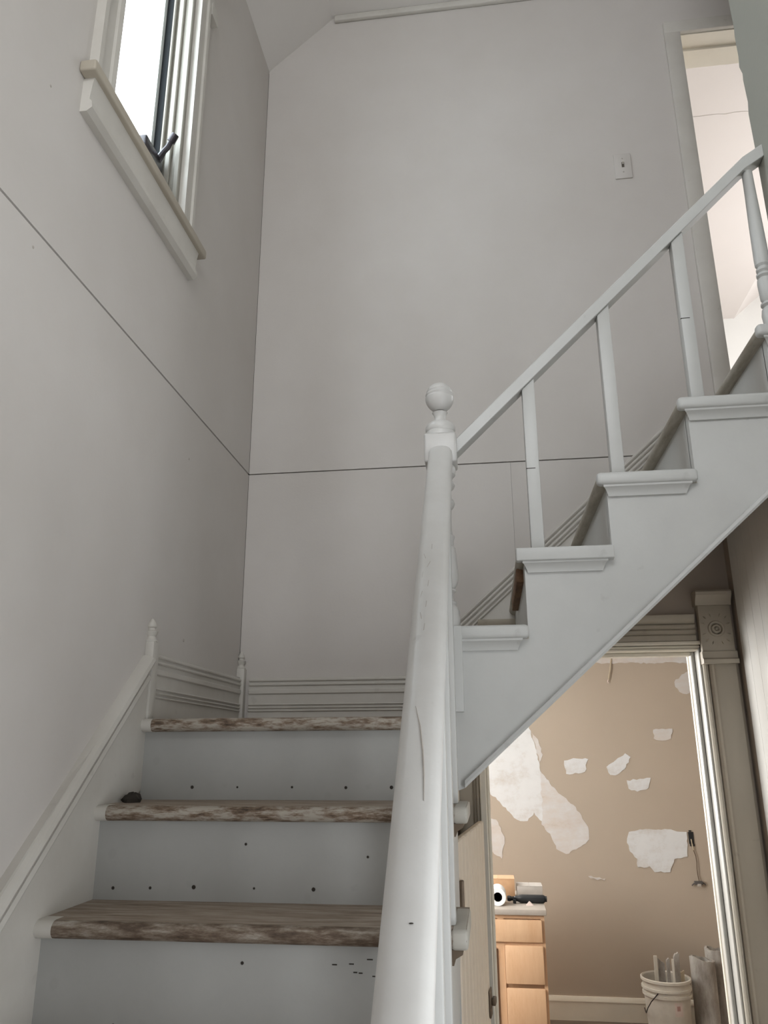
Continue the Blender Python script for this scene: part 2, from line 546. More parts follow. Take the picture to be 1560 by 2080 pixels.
# ---- kitchen shell
kw = MB()
kw.box(-1.7, 2.7, 6.95, 7.1, FZ, 0.80)
o_kw = struct(kw.build('wall_kitchen_back', 'tan_wall'), 'tan kitchen wall with white plaster patches')
kw = MB()
kw.box(2.2, 2.4, YB + 0.14, 6.95, FZ, 0.80)
struct(kw.build('wall_kitchen_right', 'tan_wall'))
kw = MB()
kw.box(-1.7, -1.6, YB + 0.14, 6.95, FZ, 0.80)
struct(kw.build('wall_kitchen_left', 'tan_wall'))
kw = MB()
kw.box(-1.7, 2.4, YB + 0.14, 7.1, 0.80, 0.85)
struct(kw.build('ceiling_kitchen', 'white_paint'))
kw = MB()
kw.box(-1.7, XL - 0.012, YB + 0.012, YB + 0.14, FZ, 0.8)
struct(kw.build('wall_kitchen_front', 'white_paint'))
kb = MB()
kb.box(-1.6, 2.2, 6.925, 6.95, FZ, -1.815)
kb.prism([(6.95, -1.79), (6.935, -1.79), (6.92, -1.815), (6.92, -1.822), (6.95, -1.822)], 'x', -1.6, 2.2)
struct(kb.build('baseboard_kitchen', 'cream_trim'))

# plaster patches on the kitchen wall
PATCH = [
 ('patch_plaster', [(-0.16, -0.06), (0.05, 0.14), (0.331, 0.24), (0.345, 0.12), (0.374, 0.03), (0.397, -0.127), (0.45, -0.23), (0.47, -0.36), (0.44, -0.50), (0.40, -0.545), (0.357, -0.51), (0.332, -0.472), (0.276, -0.54), (0.189, -0.53), (0.132, -0.473), (0.036, -0.378), (-0.06, -0.282)]),
 ('patch_thin', [(0.40, -0.16), (0.522, -0.30), (0.653, -0.414), (0.757, -0.582), (0.758, -0.674), (0.688, -0.73), (0.567, -0.786), (0.492, -0.75), (0.459, -0.658), (0.386, -0.566), (0.40, -0.50)]),
 ('patch_thin', [(0.345, 0.16), (0.40, 0.10), (0.43, -0.02), (0.40, -0.08), (0.38, 0.02)]),
 ('patch_thin', [(-0.051, -0.512), (0.021, -0.531), (0.083, -0.662), (0.055, -0.829), (-0.022, -0.774), (-0.06, -0.663)]),
 ('patch_plaster', [(0.602, -0.069), (0.68, -0.049), (0.799, -0.058), (0.763, -0.158), (0.611, -0.174)]),
 ('patch_plaster', [(0.941, -0.12), (1.038, -0.05), (1.1, -0.012), (1.141, -0.043), (1.098, -0.12), (1.006, -0.185), (0.967, -0.181)]),
 ('patch_plaster', [(1.093, -0.223), (1.199, -0.212), (1.285, -0.204), (1.262, -0.28), (1.17, -0.311), (1.102, -0.288)]),
 ('patch_thin', [(1.344, 0.174), (1.415, 0.182), (1.498, 0.181), (1.481, 0.103), (1.386, 0.088), (1.34, 0.104)]),
 ('patch_thin', [(1.555, 0.56), (1.621, 0.62), (1.70, 0.66), (1.72, 0.517), (1.643, 0.458), (1.586, 0.478), (1.558, 0.519)]),
 ('patch_plaster', [(1.075, -0.616), (1.161, -0.597), (1.353, -0.592), (1.521, -0.613), (1.508, -0.793), (1.405, -0.813), (1.364, -0.909), (1.244, -0.911), (1.211, -0.869), (1.119, -0.877), (1.121, -0.816), (1.069, -0.762), (1.052, -0.697)]),
 ('patch_thin', [(0.6, 0.797), (2.0, 0.797), (1.9, 0.73), (1.731, 0.708), (1.573, 0.723), (1.411, 0.713), (1.209, 0.729), (1.046, 0.724), (0.9, 0.73), (0.62, 0.72)]),
 ('patch_thin', [(0.728, -0.947), (0.861, -0.963), (0.852, -0.975), (0.746, -0.962)]),
]
rr = random.Random(3)
for k, (mt, poly) in enumerate(PATCH):
    ragged = []
    n = len(poly)
    for a in range(n):
        p0, p1 = poly[a], poly[(a + 1) % n]
        d = math.hypot(p1[0] - p0[0], p1[1] - p0[1])
        st = max(1, int(d / 0.022))
        nx, nz = -(p1[1] - p0[1]) / d, (p1[0] - p0[0]) / d
        for t in range(st):
            f = t / st
            amp = 0.0 if t == 0 else rr.uniform(-0.008, 0.008)
            ragged.append((p0[0] + (p1[0] - p0[0]) * f + nx * amp, min(0.798, p0[1] + (p1[1] - p0[1]) * f + nz * amp)))
    th = 0.0022 + 0.0004 * k
    MB().prism(ragged, 'y', 6.95 - th, 6.9495).build('plaster_patch', mt, o_kw)

# ================================================================== LEFT WALL TRIM
bl = empty('baseboard_left', -0.985, 2.6, ZC)
struct(bl, 'reeded skirting climbing the left wall')
# sloped skirt board beside the lower flight
SKT = [(2.25, -0.10), (2.25, 0.058), (2.205, 0.10), (2.205, 0.268), (1.58, -0.275), (0.30, -1.44), (0.20, -1.95), (0.42, -1.95), (1.62, -0.80), (2.205, -0.10)]
MB().prism(SKT, 'x', XL, XL + 0.02).build('skirt_board', 'trim_paint', bl)
cap = MB()
d0, d1 = (2.205, 0.272), (0.30, -1.44)
path = [(XL, d1[0], d1[1]), (XL, d0[0], d0[1])]
cap.sweep([(0, -0.022), (0.030, -0.022), (0.034, -0.014), (0.030, -0.004), (0.018, 0.004), (0.0, 0.006)], path, (1, 0, 0))
cap.build('cap_molding', 'trim_paint', bl)
cap = MB()
path = [(XL, 0.33, -1.475), (XL, 2.205, 0.212)]
cap.sweep([(0, -0.008), (0.024, -0.008), (0.028, 0.0), (0.024, 0.010), (0.0, 0.010)], path, (1, 0, 0))
cap.build('lower_molding', 'trim_paint', bl)
# flat part along the landing
def reeded(mb, x_or_y, a0, a1, base, top, thick, side):
    pass
def reeds_z(top):
    return [top - 0.006, top - 0.024, top - 0.048, top - 0.103, top - 0.116, top - 0.128]
ZT = 0.290
MB().box(XL, XL + 0.016, 2.25, YB - 0.02, ZC, ZT).build('skirting', 'trim_paint', bl)
for q, w in zip(reeds_z(ZT), (0.011, 0.010, 0.018, 0.007, 0.006, 0.006)):
    MB().box(XL, XL + 0.0225, 2.25, YB - 0.02, q - w, q).build('reed', 'trim_paint', bl, bevel=0.003, segs=1)
def corner_post(cx, cy, ztop, zbase, arc, parent, r=0.026):
    sq = MB()
    if arc == 'left':
        sq.box(XL, XL + 0.027, cy - 0.022, cy + 0.022, zbase, ztop)
    else:
        sq.box(XL, XL + 0.032, YB - 0.032, YB, zbase, ztop)
    b_ = sq.build('corner_post', 'trim_paint', parent, bevel=0.003)
    f_ = MB()
    prof = [(r * 0.95, 0.0), (r, 0.004), (r * 0.75, 0.009), (r * 0.62, 0.016), (r * 0.85, 0.024), (r * 0.98, 0.031), (r * 0.55, 0.036),
            (r * 0.5, 0.040), (r * 0.7, 0.045), (r * 0.66, 0.052), (r * 0.45, 0.060), (r * 0.2, 0.068), (0.0, 0.071)]
    f_.lathe(prof, cx, cy, ztop, 16)
    f_.build('finial', 'trim_paint', b_)
corner_post(XL + 0.007, 2.228, 0.318, ZC, 'left', bl, 0.021)
corner_post(XL + 0.012, YB - 0.012, 0.325, ZC, 'corner', bl, 0.019)

bb = empty('baseboard_back', -0.5, YB - 0.01, ZC)
struct(bb, 'reeded skirting along the landing and up the back wall')
MB().box(XL + 0.05, -0.13, YB - 0.018, YB, ZC, ZT).build('skirting', 'trim_paint', bb)
for q, w in zip(reeds_z(ZT), (0.011, 0.010, 0.018, 0.007, 0.006, 0.006)):
    MB().box(XL + 0.05, -0.13, YB - 0.0245, YB, q - w, q).build('reed', 'trim_paint', bb, bevel=0.003, segs=1)
# sloped skirt up the back wall beside the upper flight
sl = 0.893
def zt(x): return 0.598 + sl * x
MB().prism([(-0.30, ZT), (-0.13, zt(-0.13) - 0.02), (0.86, zt(0.86) - 0.02), (0.86, zt(0.86) - 0.40), (-0.13, ZC - 0.0)], 'y', YB - 0.02, YB).build('skirt_board', 'trim_paint', bb)
for off, w in ((0.0, 0.015), (0.024, 0.013), (0.046, 0.014), (0.070, 0.010)):
    r_ = MB()
    r_.sweep([(0, -w), (0.024, -w), (0.029, -w * 0.6), (0.029, -w * 0.3), (0.024, 0), (0, 0)],
             [(-0.29, YB, zt(-0.29) - off), (0.86, YB, zt(0.86) - off)], (0, -1, 0))
    r_.build('reed', 'trim_paint', bb)

# ================================================================== WINDOW
wn = empty('window_1', -1.0, 1.9, 1.61)
struct(wn, 'bright stairwell window with white casing and deep sill')
def casing(y0, y1, parent):
    c = MB()
    c.prism([(-1.0, y0), (-0.972, y0), (-0.972, y0 + 0.018), (-0.980, y0 + 0.022), (-0.980, y1 - 0.030), (-0.974, y1 - 0.024), (-0.970, y1 - 0.006), (-0.974, y1), (-1.0, y1)], 'z', 1.75, 2.84)
    return c.build('casing', 'trim_paint', parent)
casing(1.540, 1.640, wn)
c = MB()
c.prism([(-1.0, 2.262), (-0.980, 2.262), (-0.974, 2.256), (-0.974, 2.236), (-0.982, 2.232), (-0.982, 2.195), (-0.976, 2.19), (-0.974, 2.166), (-1.0, 2.166)], 'z', 1.75, 2.84)
c.build('casing', 'trim_paint', wn)
c = MB()
c.box(-1.0, -0.975, 1.52, 1.640, 2.84, 2.98); c.box(-1.0, -0.975, 2.166, 2.285, 2.84, 2.98); c.box(-1.0, -0.975, 1.52, 2.285, 2.98, 3.06)
c.prism([(-1.0, 3.06), (-0.955, 3.06), (-0.935, 3.09), (-0.935, 3.12), (-1.0, 3.12)], 'y', 1.48, 2.33)
c.box(-1.0, -0.972, 2.262, 2.325, 2.80, 2.86)
c.build('head_casing', 'trim_paint', wn)
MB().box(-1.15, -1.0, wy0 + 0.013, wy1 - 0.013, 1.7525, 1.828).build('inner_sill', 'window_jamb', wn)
MB().box(-1.0, -0.953, 1.498, 2.338, 1.718, 1.752).build('stool', 'old_trim', wn, bevel=0.006, segs=3)
ap = MB()
ap.prism([(-1.0, 1.718), (-0.968, 1.718), (-0.972, 1.70), (-0.976, 1.650), (-0.968, 1.640), (-0.966, 1.622), (-0.980, 1.610), (-1.0, 1.610)], 'y', 1.526, 2.300)
ap.build('apron', 'trim_paint', wn)
# jamb linings and parting stops on both sides and the head
for ya_, yb2, sgn in ((wy1 - 0.012, wy1, -1), (wy0, wy0 + 0.012, 1)):
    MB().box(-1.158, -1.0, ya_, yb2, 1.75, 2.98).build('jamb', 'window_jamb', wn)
    e_ = ya_ if sgn < 0 else yb2
    for xa, xb, dep in ((-1.018, -0.998, 0.016), (-1.055, -1.036, 0.013), (-1.076, -1.066, 0.018)):
        MB().box(xa, xb, min(e_, e_ + sgn * dep), max(e_, e_ + sgn * dep), 1.752, 2.968).build('stop_bead', 'window_jamb', wn, bevel=0.003, segs=1)
    MB().box(-1.1015, -1.078, min(e_, e_ + sgn * 0.014), max(e_, e_ + sgn * 0.014), 1.752, 2.968).build('seal', 'seal_dark', wn)
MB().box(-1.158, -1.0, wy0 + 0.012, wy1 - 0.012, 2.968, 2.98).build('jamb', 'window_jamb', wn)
sash = MB()
ring_x(sash, -1.132, -1.102, wy0 + 0.012, wy1 - 0.012, 1.8285, 2.968, wy0 + 0.045, wy1 - 0.047, 1.955, 2.93)
so = sash.build('sash', 'vinyl_sash', wn)
MB().box(-1.119, -1.115, wy0 + 0.044, wy1 - 0.046, 1.954, 2.931).build('glass_pane', 'window_glass', so)
MB().box(-1.100, -1.055, 2.00, wy1 - 0.034, 1.8285, 1.985).build('operator_cover', 'dark_metal', wn, bevel=0.006)
cr = MB()
cr.tube([(-1.072, 2.115, 1.960), (-1.060, 2.115, 1.985), (-1.045, 2.112, 2.010), (-1.030, 2.108, 2.022), (-1.016, 2.102, 2.042)], [0.013, 0.013, 0.010, 0.010, 0.009], 10)
cr.tube([(-1.018, 2.103, 2.038), (-1.000, 2.096, 2.062)], [0.0145, 0.013], 12)
cr.build('crank_handle', 'dark_metal', wn)

# ================================================================== UPSTAIRS DOORWAY
d2 = empty('door_2', 1.4, YB, ZU)
struct(d2, 'upstairs doorway with plain white casing')
MB().box(0.984, UX0 + 0.006, YB - 0.020, YB, ZU, UZ + 0.0).build('casing', 'trim_paint', d2, bevel=0.004)
MB().box(0.984, UX1 + 0.07, YB - 0.022, YB, UZ - 0.004, UZ + 0.066).build('head_casing', 'trim_paint', d2, bevel=0.004)
MB().box(UX1 - 0.006, UX1 + 0.066, YB - 0.020, YB, ZU, UZ).build('casing', 'trim_paint', d2, bevel=0.004)
MB().box(UX0, UX0 + 0.006, YB + 0.0, YB + 0.205, ZU, UZ).build('jamb', 'cream_trim', d2)
MB().box(UX1 - 0.006, UX1, YB + 0.0, YB + 0.205, ZU, UZ).build('jamb', 'cream_trim', d2)
MB().box(UX0 + 0.006, UX1 - 0.006, YB + 0.0, YB + 0.205, UZ - 0.008, UZ).build('jamb', 'cream_trim', d2)
MB().box(UX0 + 0.006, UX1 - 0.006, YB + 0.085, YB + 0.12, UZ - 0.020, UZ - 0.008).build('door_stop', 'cream_trim', d2)

# ================================================================== KITCHEN DOORWAY
d1 = empty('door_1', 0.4, YB, FZ)
struct(d1, 'kitchen doorway with carved corner block casing')
# right casing with wear, and its inner beads
MB().prism([(0.822, YB), (0.822, YB - 0.028), (0.830, YB - 0.034), (0.838, YB - 0.030), (0.846, YB - 0.034), (0.916, YB - 0.034), (0.925, YB - 0.026), (0.925, YB)], 'z', FZ, 0.311).build('casing', 'old_trim', d1)
for xa, xb, yd in ((0.800, 0.811, 0.026), (0.813, 0.821, 0.018)):
    MB().box(xa, xb, YB - yd, YB + 0.005, FZ, 0.400).build('inner_bead', 'cream_trim', d1, bevel=0.003, segs=1)
# jamb, stop and the kitchen side edge
MB().box(KX1, KX1 + 0.008, YB - 0.016, YB + 0.14, FZ, KZ + 0.008).build('jamb', 'jamb_white', d1, bevel=0.002, segs=1)
MB().box(KX1 - 0.014, KX1, YB + 0.045, YB + 0.085, FZ, KZ).build('door_stop', 'jamb_white', d1, bevel=0.003, segs=1)
MB().box(KX1 - 0.004, KX1 + 0.06, YB + 0.14, YB + 0.162, FZ, KZ + 0.06).build('kitchen_casing', 'cream_trim', d1, bevel=0.003, segs=1)
MB().box(KX0 - 0.008, KX0, YB - 0.016, YB + 0.14, FZ, KZ + 0.008).build('jamb', 'cream_trim', d1, bevel=0.002, segs=1)
MB().box(KX0, KX0 + 0.012, YB + 0.045, YB + 0.085, FZ, KZ).build('door_stop', 'cream_trim', d1, bevel=0.003, segs=1)
MB().box(KX0, KX1, YB - 0.016, YB + 0.14, KZ, KZ + 0.008).build('jamb', 'cream_trim', d1, bevel=0.002, segs=1)
MB().box(KX0 + 0.012, KX1 - 0.014, YB + 0.045, YB + 0.085, KZ - 0.014, KZ).build('door_stop', 'cream_trim', d1, bevel=0.003, segs=1)
MB().box(-0.03, 0.80, YB - 0.018, YB - 0.006, KZ + 0.009, KZ + 0.018).build('inner_bead', 'cream_trim', d1, bevel=0.003, segs=1)
MB().box(-0.03, 0.812, YB - 0.026, YB - 0.006, KZ + 0.020, KZ + 0.034).build('inner_bead', 'cream_trim', d1, bevel=0.003, segs=1)
hc = MB()
zz = KZ + 0.035
hc.prism([(YB - 0.006, zz), (YB - 0.026, zz), (YB - 0.026, zz + 0.02), (YB - 0.020, zz + 0.024), (YB - 0.027, zz + 0.030), (YB - 0.027, zz + 0.040), (YB - 0.020, zz + 0.044), (YB - 0.027, zz + 0.050),
          (YB - 0.027, zz + 0.060), (YB - 0.018, zz + 0.064), (YB - 0.026, zz + 0.070), (YB - 0.034, zz + 0.085), (YB - 0.034, zz + 0.098), (YB - 0.006, zz + 0.098)], 'x', -0.03, 0.789)
hc.build('head_casing', 'old_trim', d1)
# left casing
lc = MB()
lc.prism([(-0.122, YB), (-0.122, YB - 0.026), (-0.076, YB - 0.026), (-0.072, YB - 0.020), (-0.067, YB - 0.028), (-0.062, YB - 0.020), (-0.057, YB - 0.028), (-0.048, YB - 0.028), (-0.048, YB)], 'z', FZ, 0.40)
lc.build('casing', 'old_trim', d1)
MB().box(-0.0465, -0.0225, YB - 0.042, YB - 0.017, FZ, 0.40).build('inner_bead', 'cream_trim', d1, bevel=0.003, segs=1)
# carved corner block
kb_ = MB()
kb_.box(0.800, 0.918, YB - 0.046, YB, 0.356, 0.530)
blk = kb_.build('corner_block', 'old_trim', d1, bevel=0.003)
cp = MB()
cp.prism([(YB, 0.530), (YB - 0.050, 0.530), (YB - 0.052, 0.536), (YB - 0.056, 0.545), (YB - 0.074, 0.565), (YB - 0.076, 0.577), (YB - 0.070, 0.584), (YB, 0.584)], 'x', 0.792, 0.922)
cp.build('block_cap', 'old_trim', blk)
cp = MB()
cp.prism([(YB, 0.311), (YB - 0.058, 0.311), (YB - 0.060, 0.326), (YB - 0.050, 0.332), (YB - 0.050, 0.356), (YB, 0.356)], 'x', 0.797, 0.923)
cp.build('block_foot', 'old_trim', blk)
rx, rz, ry = 0.859, 0.440, YB - 0.046
for r0, r1, hgt in ((0.022, 0.028, 0.006), (0.010, 0.015, 0.006)):
    ro = MB(); ro.lathe([(r0 - 0.003, 0.0), (r0, -hgt), (r1, -hgt), (r1 + 0.003, 0.0)], rx, ry, rz, 24, 'y'); ro.build('rosette_ring', 'old_trim', blk)
ro = MB(); ro.lathe([(0.007, 0.0), (0.0055, -0.005), (0.003, -0.008), (0.0, -0.009)], rx, ry, rz, 14, 'y'); ro.build('rosette_button', 'old_trim', blk)
for sx in (-1, 1):
    for sz in (-1, 1):
        for da, rad in ((-0.42, 0.048), (0.0, 0.053), (0.42, 0.048)):
            an = math.atan2(sz, sx) + da
            lx, lz = rx + rad * math.cos(an), rz + rad * 1.15 * math.sin(an)
            lf = MB()
            n_ = len(lf.v)
            t_ = (math.cos(an), math.sin(an)); q_ = (-t_[1], t_[0])
            a_, b_ = 0.010, 0.0036
            ptsl = [(lx + t_[0] * a_, lz + t_[1] * a_), (lx + q_[0] * b_, lz + q_[1] * b_), (lx - t_[0] * a_, lz - t_[1] * a_), (lx - q_[0] * b_, lz - q_[1] * b_)]
            lf.v = [(px, ry + 0.0005, pz) for px, pz in ptsl] + [(lx, ry - 0.005, lz)]
            for s_ in range(4): lf.face((s_, (s_ + 1) % 4, 4))
            lf.face((3, 2, 1, 0))
            lf.build('carved_leaf', 'old_trim', blk)

# ================================================================== UNDER-STAIR CLOSET FRONT AND DOOR
cw = MB()
cw.box(-0.150, -0.122, 2.266, YB - 0.03, -0.19, 0.055)          # panel above the door
cw.box(-0.150, -0.102, 2.2465, 2.266, FZ, 0.055)                 # post at the foot of the landing
struct(cw.build('wall_closet', 'beadboard'), 'closet front under the landing')
d3 = empty('door_3', -0.09, 2.28, FZ)
struct(d3, 'beadboard closet door standing ajar under the stairs')
hx, hy = -0.098, 2.275
ang = math.atan2(0.063, 0.66)
dl, nb = 0.66, 9
def leaf(mb):
    def fn(a, t, z):   # a along leaf, t out from the leaf (towards the hall)
        return (hx + a * math.sin(ang) + t * math.cos(ang), hy + a * math.cos(ang) - t * math.sin(ang), z)
    return mb.mapv(fn)
bw = dl / nb
for k in range(nb):
    b_ = MB().box(k * bw + 0.0030, (k + 1) * bw - 0.0030, -0.02, 0.0, FZ + 0.02, -0.228)
    b2 = leaf(b_)
    b2.build('board', 'beadboard', d3, bevel=0.004, segs=1)
leaf(MB().box(0.01, dl - 0.01, -0.034, -0.021, -0.42, -0.30)).build('batten', 'beadboard', d3)
leaf(MB().box(0.01, dl - 0.01, -0.034, -0.021, -1.75, -1.63)).build('batten', 'beadboard', d3)
leaf(MB().box(0.0, dl, -0.0208, -0.012, FZ + 0.02, -0.23)).build('joint_backing', 'old_brass', d3)
leaf(MB().box(dl - 0.055, dl - 0.004, 0.001, 0.007, -0.815, -0.735)).build('latch_plate', 'old_brass', d3, bevel=0.003)
leaf(MB().box(dl - 0.03, dl + 0.010, 0.007, 0.020, -0.785, -0.765)).build('latch_bolt', 'old_brass', d3, bevel=0.003)
leaf(MB().box(-0.006, 0.012, 0.0, 0.012, -0.42, -0.325)).build('hinge', 'old_brass', d3, bevel=0.003)

# ================================================================== LOWER STAIR FLIGHT
sf = empty('stair_flight', -0.52, 1.2, FZ)
tag(sf, 'worn wooden stair flight with bare brown treads rising to the landing', 'stairs')
XR0, XR1 = -0.981, -0.095       # between the wall skirt and the outer string
noses = [(2.178, ZC), (1.952, ZB), (1.732, ZA)]
zs_low = [ZA - (ZA - FZ) * (k + 1) / 7 for k in range(6)]
for k in range(6):
    noses.append((1.732 - 0.2225 * (k + 1), zs_low[k]))
def nosing_pts(y, z, t=0.036):
    """front end of a tread seen from its side, rounded"""
    r = t / 2
    return [(y + r - r * math.sin(a), z - r + r * math.cos(a)) for a in [math.pi * q / 8 for q in range(9)]]
TH = 0.036
for i, (ny, nz) in enumerate(noses):
    back = (YB if i == 0 else noses[i - 1][0] + 0.036)
    mb = MB()
    fr_ = nosing_pts(ny, nz)
    pts = [(back, nz)] + fr_ + [(back, nz - TH)]
    xr = -0.124 if i == 0 else -0.063
    xl = XR0 - (0.0 if i else 0.0)
    n0 = len(mb.v)
    mb.prism(pts, 'x', xl, xr)
    # material: 0 worn top, 1 chipped nosing, 2 painted end
    mis = []
    for f in mb.f:
        c = [mb.v[q] for q in f]
        if len(f) > 4:
            mis.append(2)
        else:
            yav = sum(q[1] for q in c) / 4
            mis.append(1 if yav < ny + TH * 0.45 else 0)
    mb.mi = mis
    mb.sm = [len(f) == 4 and m_ == 1 for f, m_ in zip(mb.f, mis)]
    t = mb.build('landing_floor' if i == 0 else 'tread', ['tread_wood', 'nosing_worn' if i < 2 else 'nosing_dark', 'return_nosing'], sf)
    if i > 0:
        # painted return nosing on the open end, and the cove under it
        q = MB()
        q.prism([(ny + 0.006, nz + 0.0008)] + [(ny - 0.0008, nz - TH * 0.3), (ny - 0.0008, nz - TH * 0.7), (ny + 0.006, nz - TH - 0.0008)] + [(noses[i - 1][0] + 0.02, nz - TH - 0.0008), (noses[i - 1][0] + 0.02, nz + 0.0008)], 'x', -0.094, -0.060)
        q.build('return_nosing', 'return_nosing', sf, bevel=0.008, segs=3)
        c_ = MB()
        c_.prism([(-0.094, nz - TH - 0.001), (-0.070, nz - TH - 0.001), (-0.072, nz - TH - 0.010), (-0.086, nz - TH - 0.018), (-0.090, nz - TH - 0.030), (-0.094, nz - TH - 0.030)], 'y', ny + 0.018, noses[i - 1][0] - 0.005)
        c_.build('cove_molding', 'old_brass', sf)
    # white painted end cap next to the wall
    e_ = MB()
    e_.prism([(ny + 0.05, nz + 0.0006)] + [(a - (0.0006), b) for a, b in nosing_pts(ny, nz + 0.0003, TH + 0.0008)] + [(ny + 0.05, nz - TH - 0.0006)], 'x', XR0, XR0 + (0.03 if i < 2 else 0.04))
    e_.build('paint_remnant', 'trim_paint', sf)
nail_src = MB().lathe([(0.0036, 0.0), (0.003, -0.0016), (0.0, -0.0018)], -0.5, 0.0, -0.3, 8, 'y').build('nail', 'dirt_dark', sf)
NAILS = {0: [(-0.83, 0.028), (-0.70, 0.030), (-0.545, 0.030), (-0.395, 0.028), (-0.27, 0.028)],
         1: [(-0.93, 0.022), (-0.835, 0.024), (-0.725, 0.026), (-0.575, 0.028), (-0.43, 0.026), (-0.60, 0.125), (-0.30, 0.10)],
         2: [(-0.955, 0.022), (-0.905, 0.024), (-0.80, 0.026), (-0.64, 0.028), (-0.52, 0.028), (-0.42, 0.028), (-0.53, 0.15)]}
first = True
for i, (ny, nz) in enumerate(noses):
    zb = noses[i + 1][1] if i + 1 < len(noses) else FZ
    r_ = MB().box(XR0, -0.1255, ny + 0.036, ny + 0.060, zb, nz - TH).build('riser', 'riser_paint_shaded', sf)
    if i < 3:
        for nx, nh in NAILS[i]:
            loc = W(nx, ny + 0.0356, zb + nh)
            if first:
                nl = nail_src; first = False
                nl.parent = r_
            else:
                nl = nail_src.copy(); col.objects.link(nl); nl.parent = r_
            nl.location = loc - ORIG[r_.name]
            sc_ = random.uniform(0.8, 1.5)
            nl.scale = (sc_, 1, sc_)
for sx_, sz_, wd in ((-0.335, -0.415, 0.010), (-0.300, -0.413, 0.010), (-0.262, -0.404, 0.012), (-0.235, -0.412, 0.012), (-0.292, -0.428, 0.008), (-0.281, -0.429, 0.008), (-0.252, -0.434, 0.010)):
    MB().box(sx_ - wd / 2, sx_ + wd / 2, 1.7672, 1.7684, sz_, sz_ + 0.0022).build('scuff', 'dirt_dark', sf)
# outer string with saw-tooth top
pts = [(0.43, FZ)]
for i in range(len(noses) - 1, 0, -1):
    ny, nz = noses[i]
    pts += [(ny + 0.036, nz - TH), (noses[i - 1][0] + 0.036, nz - TH)]
pts += [(2.214, -0.16 + 0.0), (2.214, -0.42), (0.62, FZ)]
MB().prism(pts, 'x', -0.125, -0.095).build('stringer', 'stair_paint', sf)
MB().box(-0.128, -0.100, 2.214, 2.245, FZ, -0.10).build('string_end_post', 'stair_paint', sf)

# dirt clump on the second tread
dc = MB()
rr = random.Random(5)
prof = [(0.0, 0.0), (0.024, 0.0), (0.026, 0.008), (0.018, 0.018), (0.008, 0.023), (0.0, 0.024)]
dc.lathe(prof, -0.945, 2.085, ZB, 12)
dc.mapv(lambda x, y, z: (x + rr.uniform(-0.004, 0.004), y + rr.uniform(-0.004, 0.004), z + (rr.uniform(-0.003, 0.003) if z > ZB + 0.002 else 0)))
tag(dc.build('dirt_clump', 'dirt_dark'), 'small dark clump of dirt on a tread against the left wall', 'dirt')

# ================================================================== UPPER STAIR FLIGHT
uf = empty('stair_flight', 0.4, 2.65, 0.1)
tag(uf, 'white painted upper stair flight with open saw-tooth string over the hall', 'stairs')
YN = 2.168
for i in range(5):
    nx, nz = NOSE_X[i], STEPS_Z[i]
    xb = RISE_X[i + 1] + 0.001 if i < 4 else 0.90
    prof = [(xb, nz)] + [(nx + TH / 2 - TH / 2 * math.sin(a), nz - TH / 2 + TH / 2 * math.cos(a)) for a in [math.pi * q / 8 for q in range(9)]] + [(xb, nz - TH)]
    mb = MB()
    mb.prism(prof, 'y', YN + 0.030, YB - 0.02)
    mb.sm = [len(f) == 4 for f in mb.f]
    mb.build('tread', 'dirty_nosing' if i != 1 else 'dirty_nosing', uf)
    if i == 1:
        MB().box(nx + 0.001, nx + 0.027, YN + 0.12, 2.78, nz - TH - 0.038, nz - TH + 0.004).build('bare_batten', 'bare_wood', uf, bevel=0.004)
    # return nosing along the open side
    rn = MB()
    r_end = xb if i < 4 else 0.95
    rn.box(nx - 0.001, min(r_end, 0.953), YN, YN + 0.034, nz - TH - 0.0005, nz + 0.0008)
    rn.build('return_nosing', 'stair_paint', uf, bevel=0.011 if i != 1 else 0.004, segs=3)
    cv = MB()
    x0c, x1c = nx + 0.016, r_end - 0.018
    prof = [(YS, nz - TH), (YN + 0.008, nz - TH), (YN + 0.008, nz - TH - 0.006), (YN + 0.014, nz - TH - 0.010), (YN + 0.022, nz - TH - 0.024), (YN + 0.024, nz - TH - 0.031), (YS, nz - TH - 0.031)]
    n0 = len(cv.v)
    k = len(prof)
    for xx, sgn in ((x0c, 1), (x1c, -1)):
        for (py, pz) in prof:
            cut = (py - YN - 0.008) / (YS - YN) * 0.028
            cv.v.append((xx + sgn * cut, py, pz))
    cv.face(list(range(k))); cv.face([k + q for q in reversed(range(k))])
    for q in range(k):
        w_ = (q + 1) % k
        cv.face((q, w_, k + w_, k + q))
    cv.build('cove_molding', 'stair_paint', uf)
    # riser
    zb = (ZC if i == 0 else STEPS_Z[i - 1])
    MB().box(RISE_X[i], RISE_X[i] + 0.022, YS + 0.030, YB - 0.02, zb, nz - TH).build('riser', 'stair_paint' if i else 'riser_paint_shaded', uf)
# string
sb = 0.884
def zbot(x): return -0.090 + sb * (x + 0.071)
pts = [(-0.071, zbot(-0.071)), (-0.124, zbot(-0.071) - 0.02), (-0.124, STEPS_Z[0] - TH)]
for i in range(1, 5):
    pts += [(RISE_X[i], STEPS_Z[i - 1] - TH), (RISE_X[i], STEPS_Z[i] - TH)]
pts += [(0.9345, STEPS_Z[4] - TH), (0.9345, zbot(0.9345))]
MB().prism(pts, 'y', YS, YS + 0.034).build('stringer', 'stair_paint', uf)
bd = MB()
bd.sweep([(0, 0.0), (0.016, 0.0), (0.019, 0.006), (0.016, 0.014), (0.0, 0.016)], [(-0.071, YS, zbot(-0.071)), (0.9345, YS, zbot(0.9345))], (0, -1, 0), plumb=True)
bd.build('edge_bead', 'stair_paint', uf)
